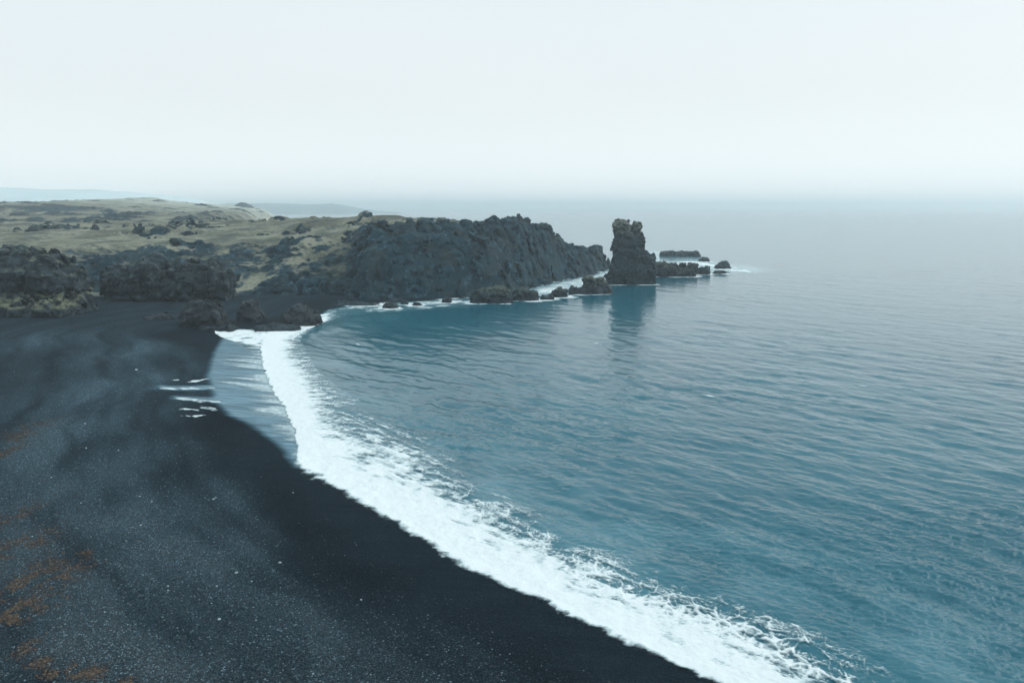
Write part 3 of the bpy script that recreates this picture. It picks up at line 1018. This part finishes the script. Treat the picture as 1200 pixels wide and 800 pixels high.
rock("beach_outcrop", [(206, 258, 362, 384, 10, 1.2), (214, 246, 354.5, 378, 7, 1.2)], .34, 1.0, 241, M_BROWN, "rounded brown lava hump at the far end of the black beach", "rock outcrop", foamy=False)
rock("beach_outcrop", [(277, 302, 363, 378, 8, 1), (281, 293, 351, 374, 5.5, 1)], .32, .7, 242, M_BROWN, "reddish brown rock spire with a narrow upright top behind the surf", "rock outcrop", foamy=False)
rock("beach_outcrop", [(328, 370, 365, 381, 9, .4), (336, 360, 357, 376, 6, .4)], .36, .9, 243, M_BROWN, "low dark brown rock hump beside the water right of the spire", "rock outcrop", foamy=False)
rock("boulder_apron", [(230, 272, 381.5, 388.5, 6, .3), (246, 262, 379.5, 386, 4, .3)], .32, .6, 244, M_ROCK, "low grey bouldery rock at the left tip of the white surf", "rock ledge", foamy=False)
rock("boulder_apron", [(298, 346, 382.5, 388, 6, .2), (312, 330, 380, 386, 4, .2)], .32, .6, 246, M_ROCK, "low grey bouldery rock lapped by surf in front of the brown spire", "rock ledge", foamy=False)

rock("beach_outcrop", [(166, 188, 370, 376.5, 5, 1.6), (184, 200, 368, 374, 5, 1.6)], .3, .45, 245, M_BROWN, "small flat rock on black sand left of the brown hump", "rock outcrop", foamy=False)

rock("lava_crag", [(-90, 78, 354, 373, 12, 2.4, 0), (-90, 58, 302, 366, 20, 2.4, 8), (-90, 24, 297, 366, 14, 2.4, 13), (30, 74, 318, 366, 14, 2.4, 9)], .46, 2.1, 251, M_ROCK,
     "big craggy lava bluff with a green grass ledge at the left edge", "lava crag", lichen=(.0, 90, .9, 15.0), big=8, foamy=False, swell=.35, blend=.7, carve=[(22, 330, 276, 1.5, 7, 10), (-6, 342, 272, 4, 4, 3), (52, 338, 276, 3, 4, 4), (38, 308, 279, 1.2, 6, 4)], ledge=(5.2, 10.0))
rock("lava_crag", [(116, 160, 316, 354, 13, 2.4, 2), (148, 194, 304, 355, 14, 2.4, 1), (196, 264, 311, 352, 13, 2.4, 2), (180, 250, 326, 354, 12, 2.4, 1)], .45, 1.6, 252, M_ROCK,
     "dark broken lava crag with hollows standing behind the black sand", "lava crag", lichen=(.0, 90, .5, 13), big=7, swell=.4,
     carve=[(228, 345, 309, 6, 4, 2.6), (136, 345, 309, 3, 4, 2.6), (197, 322, 311, 1.5, 7, 8), (153, 326, 311, 1.3, 6, 7), (176, 312, 310, .9, 5, 5), (222, 318, 311, 1.2, 5, 4)], foamy=False, blend=.6)

for (u, v, d, w, h, lab) in [(113, 284, 440, 9, 5, "dark boulder alone on pale grass above the broken crag"),
                             (310, 254, 640, 9, 10, "dark upright rock block on the plateau before the distant bay"),
                             (326, 256, 630, 22, 5, "wide dark rock knoll on the plateau edge near the distant bay"),
                             (353, 257, 560, 5, 7, "tiny pointed rock on the plateau skyline under the distant bay"),
                             (355, 277, 405, 9, 4, "low dark rock on the grass slope left of the cliff"),
                             (38, 274, 470, 15, 4, "low flat dark rock on the plateau above the left bluff"),
                             (115, 241, 1230, 6, 4, "tiny dark rock on the crest of the pale hill")]:
    x, y, z = D(u, v, d)
    zz = float(land_height(np.array([x], f32), np.array([y], f32))[0][0])
    m = d / FPX
    W, Hh = w * m, h * m
    st = max(.22, W / 26)
    rock_o = None
    lo = np.array([x - W, y - W, zz - 1.5 - W * .3])
    hi = np.array([x + W, y + W, zz + Hh * 1.6 + 1])
    ax = [np.arange(lo[i], hi[i], st, dtype=f32) for i in range(3)]
    X, Y, Z = np.meshgrid(*ax, indexing='ij')
    f = (np.sqrt(((X - x) / (W / 2)) ** 2 + ((Y - y) / (W / 2.4)) ** 2 + ((Z - zz + .5) / (Hh + .5)) ** 2) - 1) * min(W / 2.4, Hh)
    f = f - .22 * Hh * crag(X / Hh * 4, Y / Hh * 4, Z / Hh * 4, int(u), 6)
    f = np.maximum(f, lo[2] + .6 - Z)
    Pk, Qk = one_piece(*surface_nets(f.astype(f32), lo, st))
    tag(mesh_obj("boulder", Pk, Qk, M_ROCK, {"grass": np.zeros(len(Pk))}, base=(x, y, zz)), lab, "boulder", "rocks on the plateau")
print("rocks", round(time.time() - T0, 1))


# pale stones lying about on the sand
n_ = NT("pale_stone")
M_STONE = n_.out(Base_Color=n_.mix(n_.noise(6, 4), (.26, .30, .31), (.42, .46, .46)), Roughness=.7)
STONES = [(250, 580.5, .30), (252.5, 578, .22), (328, 655, .30), (277, 672, .28), (257, 726, .26), (295, 682, .16), (254, 687.5, .18), (100, 500, .30), (101, 526, .26), (160, 436.5, .5),
          (164, 584, .22), (165, 617, .2), (197, 687, .18), (197, 692, .18), (423, 695, .2), (367, 792, .14), (247, 700.5, .12), (248, 707, .12), (343, 566, .2), (139, 530, .24),
          (148, 635, .18), (123, 720, .14), (150, 734, .14), (178, 590, .2), (220, 670, .14), (60, 560, .2), (95, 590, .2), (300, 728, .12), (38, 631, .16), (284, 755, .12)]
proto = None
r = np.random.default_rng(11)
for i, (u, v, s) in enumerate(STONES):
    x, y = G(u, v, 2.0 if v > 500 else 1.5)
    zz = float(beach_parts(np.array([x], f32), np.array([y], f32))[1][0])
    if proto is None:
        g_ = np.linspace(-1.5, 1.5, 14, dtype=f32)
        X, Y, Z = np.meshgrid(g_, g_, g_, indexing='ij')
        f = np.sqrt(X ** 2 + (Y * 1.25) ** 2 + (Z * 1.6) ** 2) - 1 - .25 * perlin(X * 1.3, Y * 1.3, Z * 1.3, 5)
        Pk, Qk = surface_nets(f.astype(f32), (-1.5,) * 3, 3 / 13)
        proto = o = mesh_obj("pale_stone", Pk, Qk, M_STONE)
    else:
        o = proto.copy()
        COL.objects.link(o)
    o.location = (x, y, zz + s * .2)
    s *= .65
    o.scale = (s, s * r.uniform(.7, 1.1), s * r.uniform(.7, 1))
    o.rotation_euler = (0, 0, r.uniform(0, 6.28))
    tag(o, "small pale stone lying by itself on the black sand", "stone", "pale stones scattered over the black beach")

# ------------------------------------------------------------------ foam round the rocks and cliff foot
def rock_foam():
    parts = []
    st = .55
    x = np.arange(-92, 150, st)
    y = np.arange(268, 590, st * 1.6)
    X, Y = np.meshgrid(x, y, indexing='ij')
    best = np.full(X.shape, 99.0)
    for cx, cy, rx, ry in ROCK_FOOT:
        q = np.hypot(np.maximum(np.abs(X - cx) - rx * .8, 0), np.maximum(np.abs(Y - cy) - ry * .8, 0))
        best = np.minimum(best, q)
    n1 = fbm(X / 9, Y / 12, seed=181, octs=4)
    n2 = fbm(X / 2.5, Y / 3, seed=183, octs=3)
    d = sstep(5.5, 1.2, best - 7 * n1) * (1.0 + 1.3 * n2)
    ch = sstep(-6, 8, poly_sdf(X, Y, CHANNEL)) * (.78 + .55 * n1 + .4 * n2)
    bh = sstep(-7, 9, poly_sdf(X, Y, BEHIND)) * (.85 + 1.2 * n1 + .7 * n2)
    co = sstep(-3, 4, poly_sdf(X, Y, COVE)) * np.clip(.16 + 1.9 * n1 + .7 * n2, 0, 1.1)
    tl = [G(*p) for p in [(852, 315.5), (872, 316.5), (902, 317.5)]]
    tr = 1.2 * sstep(10, 0, poly_sdf(X, Y, tl, closed=False) + 3 * n1) * (.7 + n2)
    d = np.maximum.reduce([d, ch, bh, co, tr])
    sdl = poly_sdf(X, Y, FOOT)
    d = np.maximum(d, sstep(-5, -.5, sdl + 3 * n1) * sstep(5, 1, sdl) * (.35 + 1.6 * n2) * (X > -78))
    sdb = poly_sdf(X, Y, BEACH_POLY)
    d = d * sstep(2.5, -.5, sdb)
    return [(X, Y, np.clip(d, 0, 1), .06)]


V, F_, at = foam_mesh(rock_foam())
tag(mesh_obj("rock_foam", V, F_, M_FOAM, at), kind="stuff")

# a few breaking crests out on the bay
wc = []
for u, v, L, w in [(420, 403, 1.6, .5), (833, 464, 3.0, .5), (866, 470, 1.5, .3), (700, 402, 2, .5), (1010, 452, 2, .4)]:
    x, y = G(u, v)
    a = np.arange(-L, L, .12)
    b = np.arange(-w, w, .12)
    X = x + a[:, None] * .75 + b[None] * .66
    Y = y - a[:, None] * .66 + b[None] * .75
    d = sstep(1, .2, np.hypot(a[:, None] / L, b[None] / w) + .8 * fbm(X / 1.2, Y / 1.2, seed=191, octs=3))
    wc.append((X, Y, d * .9, .05))
V, F_, at = foam_mesh(wc)
tag(mesh_obj("whitecap_foam", V, F_, M_FOAM, at), kind="stuff")

# ------------------------------------------------------------------ far land
M_FAR = simple("far_moor", (.15, .19, .20), (.22, .25, .26), .004, bump=8)  # lightened too, so the far headland stands fainter in the haze
M_HAZED = simple("hazed_far_fell", (.46, .50, .52), (.55, .59, .60), .002, bump=8)  # haze painted in: albedo lightened so the far ridges look faint
M_CONE = simple("dark_cinder", (.045, .07, .08), (.075, .10, .11), .03, bump=2)


def ridge(name, pts, y, depth, mat, seed, rough, n=220, m=40):
    """a hill range whose crest is surveyed at pts, sloping down to the sea fore and aft"""
    us = np.array([p[0] for p in pts], float)
    vs = np.array([p[1] for p in pts], float)
    u = np.linspace(us[0], us[-1], n)
    v = np.interp(u, us, vs)
    top = np.array([D(a, b, y) for a, b in zip(u, v)])
    k = np.linspace(-1, 1, m)
    X = np.repeat(top[:, :1], m, 1)
    Y = y + depth * k[None] + 0 * X
    Z = (top[:, 2:3] + 2) * (1 - np.abs(k[None]) ** 1.6) - 2
    Z = Z + rough * fbm(X / (depth * .4), Y / (depth * .4), seed=seed, octs=5) * (1 - np.abs(k[None]))
    return tag(mesh_obj(name, np.stack([X, Y, Z], -1).reshape(-1, 3), grid_faces(n, m), mat), kind="structure")


ridge("distant_headland", [(200, 243), (270, 238.5), (300, 237.6), (330, 238.4), (360, 239), (388, 238.6), (400, 240.5), (415, 243), (430, 245.5), (444, 247.4), (458, 248.6), (466, 249.3)], 4900, 330, M_FAR, 301, 10)
ridge("distant_mountain", [(-260, 226), (-120, 221), (0, 219.5), (60, 222), (110, 222), (150, 225), (215, 231), (240, 236), (262, 243)], 3700, 420, M_HAZED, 302, 6)
ridge("distant_hill", [(-300, 233), (-120, 232), (-20, 233.5), (40, 231), (80, 233), (130, 236), (170, 240)], 3000, 300, M_HAZED, 303, 6)
# a dark cinder cone on the plateau
x, y, z = D(285.5, 248.5, 1330)
zz = z - 3
k = np.linspace(0, 1, 28)
a = np.linspace(0, 2 * np.pi, 73)[:-1]
R_ = 27 * (1 - k[:, None]) + 0 * a[None]
X = x + R_ * np.cos(a) * 1.0
Y = y + R_ * np.sin(a)
Z = zz + 18.5 * np.sin(np.clip(k[:, None] * 1.6, 0, 1.57)) + 2.0 * fbm(X / 7, Y / 7, seed=311, octs=4) + 0 * a[None]
i = np.arange(28 * 72).reshape(28, 72)
fcs = np.stack([i[:-1], np.roll(i[:-1], -1, 1), np.roll(i[1:], -1, 1), i[1:]], -1).reshape(-1, 4)
tag(mesh_obj("cone_hill", np.stack([X, Y, Z], -1).reshape(-1, 3), fcs, M_CONE), kind="structure")

# ------------------------------------------------------------------ haze
def haze_box():
    lo, hi = np.array([-28000, -400, -5.0]), np.array([60000, 24600, 134.0])
    v = np.array([[(lo, hi)[i][0], (lo, hi)[j][1], (lo, hi)[k][2]] for i in (0, 1) for j in (0, 1) for k in (0, 1)])
    fc = [(0, 1, 3, 2), (4, 6, 7, 5), (0, 4, 5, 1), (2, 3, 7, 6), (0, 2, 6, 4), (1, 5, 7, 3)]
    m = bpy.data.materials.new("sea_haze")
    m.use_nodes = True
    t = m.node_tree
    t.nodes.remove(t.nodes["Principled BSDF"])
    pv = t.nodes.new("ShaderNodeVolumePrincipled")
    pv.inputs["Color"].default_value = (.985, 1.0, 1.0, 1)
    pv.inputs["Density"].default_value = HAZE
    pv.inputs["Anisotropy"].default_value = .60
    t.links.new(pv.outputs[0], t.nodes["Material Output"].inputs["Volume"])
    o = mesh_obj("haze", v, fc, m, smooth=False)
    tag(o, kind="stuff")


HAZE = .0002
haze_box()

# ------------------------------------------------------------------ light
w = bpy.data.worlds.new("World")
scene.world = w
w.use_nodes = True
t = w.node_tree
bg = t.nodes["Background"]
SUN_EL, SUN_AZ = 38, 80
sky = t.nodes.new("ShaderNodeTexSky")
sky.sky_type = 'NISHITA'
sky.sun_disc = False
sky.sun_elevation = math.radians(SUN_EL)
sky.sun_rotation = math.radians(SUN_AZ)
sky.dust_density = 4
tc = t.nodes.new("ShaderNodeTexCoord")
mp = t.nodes.new("ShaderNodeMapping")
mp.inputs["Scale"].default_value = (1, 1, 3.2)
t.links.new(tc.outputs["Generated"], mp.inputs[0])
nz = t.nodes.new("ShaderNodeTexNoise")
nz.inputs["Scale"].default_value = 1.6
nz.inputs["Detail"].default_value = 4
t.links.new(mp.outputs[0], nz.inputs["Vector"])
cr_ = t.nodes.new("ShaderNodeMix")
cr_.data_type = 'RGBA'
cr_.inputs[6].default_value = (8.1, 8.95, 9.25, 1)
cr_.inputs[7].default_value = (8.85, 9.35, 9.5, 1)
t.links.new(nz.outputs["Fac"], cr_.inputs[0])
mx = t.nodes.new("ShaderNodeMix")
mx.data_type = 'RGBA'
mx.inputs[0].default_value = .88                      # cloud cover: nearly complete overcast
t.links.new(sky.outputs[0], mx.inputs[6])
t.links.new(cr_.outputs[2], mx.inputs[7])
# brightness added overhead, above the view, to light foam and haze
sp_ = t.nodes.new("ShaderNodeSeparateXYZ")
t.links.new(tc.outputs["Generated"], sp_.inputs[0])
mr = t.nodes.new("ShaderNodeMapRange")
mr.interpolation_type = 'SMOOTHSTEP'
for k_, v_ in (("From Min", .26), ("From Max", .95), ("To Min", 1.07), ("To Max", 1.72)):
    mr.inputs[k_].default_value = v_
t.links.new(sp_.outputs[2], mr.inputs["Value"])
# blue tint added to the upper sky to cool the shadows and sea
zr = t.nodes.new("ShaderNodeMapRange")
zr.interpolation_type = 'SMOOTHSTEP'
for k_, v_ in (("From Min", .14), ("From Max", .6)):
    zr.inputs[k_].default_value = v_
t.links.new(sp_.outputs[2], zr.inputs["Value"])
zm = t.nodes.new("ShaderNodeMix")
zm.data_type = 'RGBA'
zm.blend_type = 'MULTIPLY'
zm.inputs[7].default_value = (.70, .92, 1.0, 1)
t.links.new(zr.outputs[0], zm.inputs[0])
t.links.new(mx.outputs[2], zm.inputs[6])
ml = t.nodes.new("ShaderNodeVectorMath")
ml.operation = 'SCALE'
t.links.new(zm.outputs[2], ml.inputs[0])
hg = t.nodes.new("ShaderNodeMapRange")                  # added horizon glow, offsets the dark dip in the haze
hg.interpolation_type = 'SMOOTHSTEP'
for k_, v_ in (("From Min", -.02), ("From Max", .15), ("To Min", 1.20), ("To Max", 1.0)):
    hg.inputs[k_].default_value = v_
t.links.new(sp_.outputs[2], hg.inputs["Value"])
hm = t.nodes.new("ShaderNodeMath")
hm.operation = 'MULTIPLY'
t.links.new(mr.outputs[0], hm.inputs[0])
t.links.new(hg.outputs[0], hm.inputs[1])
t.links.new(hm.outputs[0], ml.inputs["Scale"])
t.links.new(ml.outputs[0], bg.inputs[0])
bg.inputs[1].default_value = .1

sl = bpy.data.lights.new("sun", 'SUN')
sl.energy = 1.4
sl.angle = math.radians(60)
sl.color = (1, .995, .98)
so = bpy.data.objects.new("sun", sl)
so.rotation_euler = (math.radians(90 - SUN_EL), 0, math.radians(180 - SUN_AZ))
COL.objects.link(so)

cam = bpy.data.cameras.new("camera")
cam.sensor_width = 36
cam.lens = FPX / 1200 * 36
cam.clip_start = .5
cam.clip_end = 60000
co = bpy.data.objects.new("camera", cam)
co.location = (0, 0, H)
co.rotation_euler = (math.pi / 2 - PITCH, 0, 0)
COL.objects.link(co)
scene.camera = co

scene.render.engine = 'CYCLES'
c = scene.cycles
c.max_bounces = 10
c.diffuse_bounces = 2
c.glossy_bounces = 2
c.transmission_bounces = 2
c.transparent_max_bounces = 8
c.volume_bounces = 9
c.use_denoising = True
c.use_adaptive_sampling = True
c.adaptive_threshold = .02
c.caustics_reflective = False
c.caustics_refractive = False
vs = scene.view_settings
vs.view_transform = 'Standard'
vs.look = 'None'
vs.exposure = 0
vs.gamma = 1
vs.use_curve_mapping = False
print("done", round(time.time() - T0, 1))
